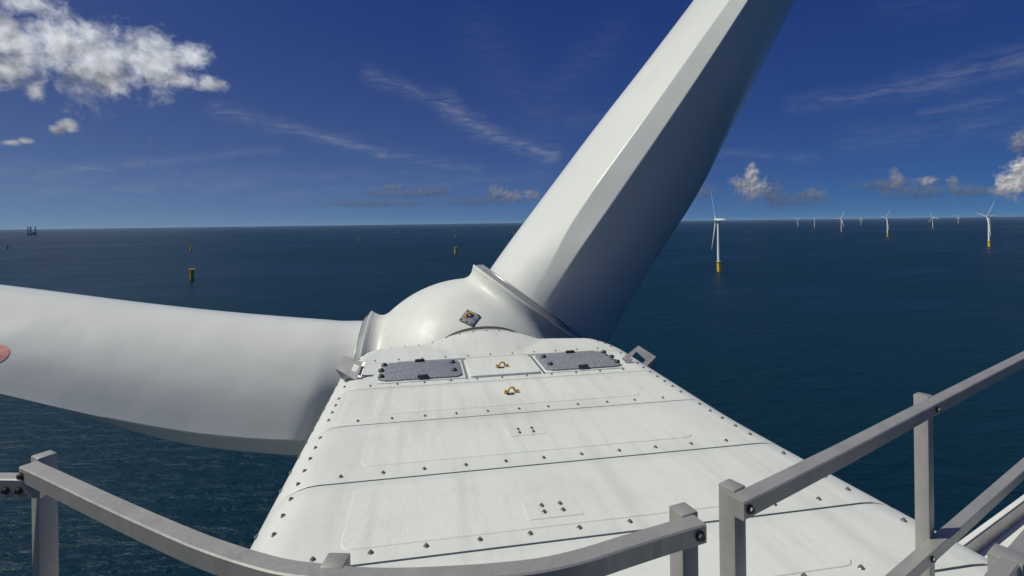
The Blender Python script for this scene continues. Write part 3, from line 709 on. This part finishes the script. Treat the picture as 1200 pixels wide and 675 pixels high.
# ------------------------------------------------------------------ turbines and foundations out at sea
def lathe_mesh(name, prof, m_, n=20, smooth=40):
    mb = MB(); mb.lathe(prof, (0, 0, 0), (0, 0, 1), n); me = mb.mesh(name, smooth); me.materials.append(m_); return me
def far_meshes():
    d = {}
    d['transition_piece'] = lathe_mesh('transition_piece', [(2.9, 2.5), (2.9, 17.5), (3.1, 17.6), (3.1, 18.2), (2.6, 18.3)], M['tpyellow'], 24)
    d['waterline_band'] = lathe_mesh('waterline_band', [(2.75, -3), (2.92, 2.5)], M['weed'], 24)
    mb = MB(); mb.lathe([(2.6, 18.3), (4.3, 18.3), (4.3, 18.7), (2.6, 18.7)], (0, 0, 0), (0, 0, 1), 20)
    me = mb.mesh('work_platform', 30); me.materials.append(M['tpyellow']); d['work_platform'] = me
    mb = MB()
    for k in range(14):
        a = 2*math.pi*k/14; mb.box((4.2*math.cos(a), 4.2*math.sin(a), 19.3), (.14, .14, 1.2))
    for z in (19.3, 19.9):
        mb.tube([(4.2*math.cos(2*math.pi*k/20), 4.2*math.sin(2*math.pi*k/20), z) for k in range(21)], .08, 5)
    me = mb.mesh('platform_railing'); me.materials.append(M['tpyellow']); d['platform_railing'] = me
    mb = MB()
    for x in (-.9, .9): mb.box((x, -4.0, 8.5), (.45, .45, 17))
    for k in range(18): mb.box((0, -3.9, 1+.9*k), (.8, .1, .1))
    for z in (3, 9, 15):
        for x in (-.9, .9): mb.box((x, -3.4, z), (.25, 1.2, .25))
    me = mb.mesh('boat_landing'); me.materials.append(M['tpyellow']); d['boat_landing'] = me
    d['tower'] = lathe_mesh('tower', [(2.35, 18.3), (2.3, 40), (1.65, 85)], M['towerwhite'], 24)
    mb = MB(); secs = []
    for x, wd, z0, z1 in ((-2.6, 1.5, -1.4, 1.5), (-1.5, 1.9, -1.8, 1.9), (3, 1.9, -1.8, 2.0), (8.2, 1.8, -1.2, 2.0), (9.6, 1.5, -.6, 1.7)):
        secs.append([Vector((x, wd*sy, z)) for sy, z in ((-1, z0+.5), (-.75, z0), (.75, z0), (1, z0+.5), (1, z1-.5), (.75, z1), (-.75, z1), (-1, z1-.5))])
    mb.loft(secs); mb.box((7.6, 0, 2.6), (3.0, 3.4, .25)); mb.box((9.0, 0, 3.2), (.1, 3.4, 1.2))
    me = mb.mesh('nacelle', 40); me.materials.append(M['towerwhite']); d['nacelle'] = me
    mb = MB(); mb.lathe([(.3, 2.3), (1.3, 1.6), (1.85, .3), (1.9, -1.1), (1.6, -1.6)], (0, 0, 0), (-1, 0, 0), 16); me = mb.mesh('hub', 40); me.materials.append(M['towerwhite']); d['hub'] = me
    mb = MB(); secs = []
    for r_, c, th, tw in ((1.2, 2.2, 2.1, 30), (4, 2.4, 1.9, 28), (10, 4.0, 1.1, 24), (18, 3.4, .75, 18), (34, 2.3, .42, 12), (50, 1.4, .25, 8), (57, .9, .16, 6), (59, .25, .08, 6)):
        ring = []
        for j in range(10):
            a = 2*math.pi*j/10; x = c*.5*math.cos(a)+c*.15; y = th*.5*math.sin(a)
            tw_ = R(tw); ring.append(Vector((x*math.sin(tw_)*1.0+y*math.cos(tw_), x*math.cos(tw_)-y*math.sin(tw_), r_)))
        secs.append(ring)
    mb.loft(secs); me = mb.mesh('blade', 40); me.materials.append(M['towerwhite']); d['blade'] = me
    return d
FM = far_meshes()
HUBZ = 87.5
def kid(name, key, parent, loc=(0, 0, 0), rot=(0, 0, 0)):
    o = bpy.data.objects.new(name, FM[key]); COL.objects.link(o); o.parent = parent; o.location = loc; o.rotation_euler = rot; return o
def foundation_parts(root):
    kid('transition_piece', 'transition_piece', root); kid('waterline_band', 'waterline_band', root)
    pl = kid('work_platform', 'work_platform', root); kid('platform_railing', 'platform_railing', pl); kid('boat_landing', 'boat_landing', root)
def turbine(x, y, yaw, rotor, label):
    """yaw = bearing of the rotor's face, anticlockwise from the line to the viewer's left at right angles"""
    view = math.atan2(y, x)
    rz = view - math.pi/2 + R(yaw)
    t = thing('wind_turbine', label, 'wind turbine', (x, y, 0), 'wind turbines', rz)
    foundation_parts(t); kid('tower', 'tower', t)
    na = kid('nacelle', 'nacelle', t, (0, 0, HUBZ)); 
    kid('hub', 'hub', t, (-4.2, 0, HUBZ))
    for k in range(3):
        kid('blade', 'blade', t, (-4.2, 0, HUBZ), (R(rotor+120*k), 0, 0))
    return t
turbine(480, 773, 14, -30, 'nearest distant turbine, tall and edge-on with trailing nacelle, right beside the rising blade')
turbine(4177, 5145, 40, 65, 'tiny leftmost turbine of the far row, first right of the tall nearest one')
turbine(3491, 4092, -52, 0, 'small turbine, one blade straight up, one lower left, second right of the tall one')
turbine(2682, 2912, 42, 272, 'small turbine with a blade lying level to the left and a yellow foot')
turbine(5519, 5680, 35, 10, 'tiny faint turbine just left of the mid-sized one with tilted blades')
turbine(2086, 2004, 25, 40, 'mid-sized turbine with two blades tilted up right, in the middle of the far row')
turbine(4078, 3507, 50, 100, 'small faint turbine just right of the mid-sized one, blades hard to see')
turbine(6769, 5487, 30, 5, 'tiny turbine between the faint one and the large rightmost one')
turbine(1583, 1199, 25, 42, 'large rightmost turbine with two blades tilted up right and a bright yellow foot')
turbine(3360, 2539, 6, 0, 'turbine hidden behind the large rightmost one, its yellow foot peeping out')
GF = 'yellow foundations without towers'
for x, y, label in (
    (-370, 908, 'largest yellow foundation, nearest one above the left blade'),
    (-807, 1978, 'small yellow foundation straight behind the largest one above the left blade'),
    (-1315, 3203, 'tiny yellow foundation, farthest of three in line above the left blade'),
    (-1808, 2612, 'faint yellow foundation at the far left edge below the horizon rig'),
    (91, 1462, 'bright yellow foundation above the hub, nearest of the three in line there'),
    (202, 3206, 'tiny yellow foundation, middle of the three in line above the hub'),
    (312, 5073, 'tiny yellow foundation, farthest of the three in line above the hub'),
    (-330, 2790, 'small yellow foundation midway between the two lines of three'),
    (-771, 6460, 'tiny foundation on the horizon straight above the small midway one'),
    (-244, 5350, 'tiny foundation near the horizon, second left of the line above the hub'),
    (-155, 9298, 'farthest speck of a foundation on the horizon just left of the line above the hub'),
    (941, 6476, 'tiny foundation on the horizon left of the rising blade'),
    (718, 4039, 'small foundation touching the edge of the rising blade'),
    (-895, 4497, 'small foundation left of the midway one, nearer of that pair'),
    (-1374, 5636, 'tiny foundation left of the midway one, farther and fainter of that pair')):
    t = thing('turbine_foundation', label, 'foundation', (x, y, 0), GF, random.uniform(-1, 1)); foundation_parts(t)
# jack-up rig on the horizon
rg = thing('jackup_rig', 'dark jack-up rig with tall lattice legs on the left horizon', 'rig', (-5050, 7700, 0))
def rp(name, mb):
    me = mb.mesh(name); me.materials.append(M['rig']); o = bpy.data.objects.new(name, me); COL.objects.link(o); o.parent = rg; return o
mb = MB(); mb.loft([[Vector((x*40, y*28, z)) for x, y in ((-1, -1), (1, -1), (1.25, 0), (1, 1), (-1, 1))] for z in (12, 26)]); rp('hull', mb)
mb = MB(); mb.box((20, 0, 36), (22, 30, 20)); mb.box((38, 0, 47), (26, 26, 1.2)); rp('accommodation_block', mb)
for x, y in ((-30, -22), (-30, 22), (2, -24), (28, 20)):
    mb = MB()
    for k in range(4):
        a = math.pi/4+k*math.pi/2; mb.box((x+5*math.cos(a), y+5*math.sin(a), 50), (1.8, 1.8, 140))
    for z in range(0, 120, 8):
        for k in range(4):
            a = k*math.pi/2; rr = Matrix.Rotation(a, 3, 'Z') @ Matrix.Rotation(R(45 if (z//8) % 2 else -45), 3, 'X')
            mb.box((x+3.5*math.cos(a), y+3.5*math.sin(a), z+4), (1.2, 1.2, 10), rr)
    rp('leg', mb)

# ------------------------------------------------------------------ sea air
me = MB().box((0, 0, 80), (60000, 60000, 172)).mesh('haze')
hz_ = bpy.data.objects.new('haze', me); COL.objects.link(hz_); hz_['kind'] = 'stuff'
hm = bpy.data.materials.new('haze'); hm.use_nodes = True; hm.node_tree.nodes.clear()
ho = hm.node_tree.nodes.new('ShaderNodeOutputMaterial'); hv = hm.node_tree.nodes.new('ShaderNodeVolumePrincipled')
hv.inputs['Color'].default_value = (.55, .72, .95, 1); hv.inputs['Density'].default_value = 8e-6
hm.node_tree.links.new(hv.outputs[0], ho.inputs['Volume']); me.materials.append(hm)
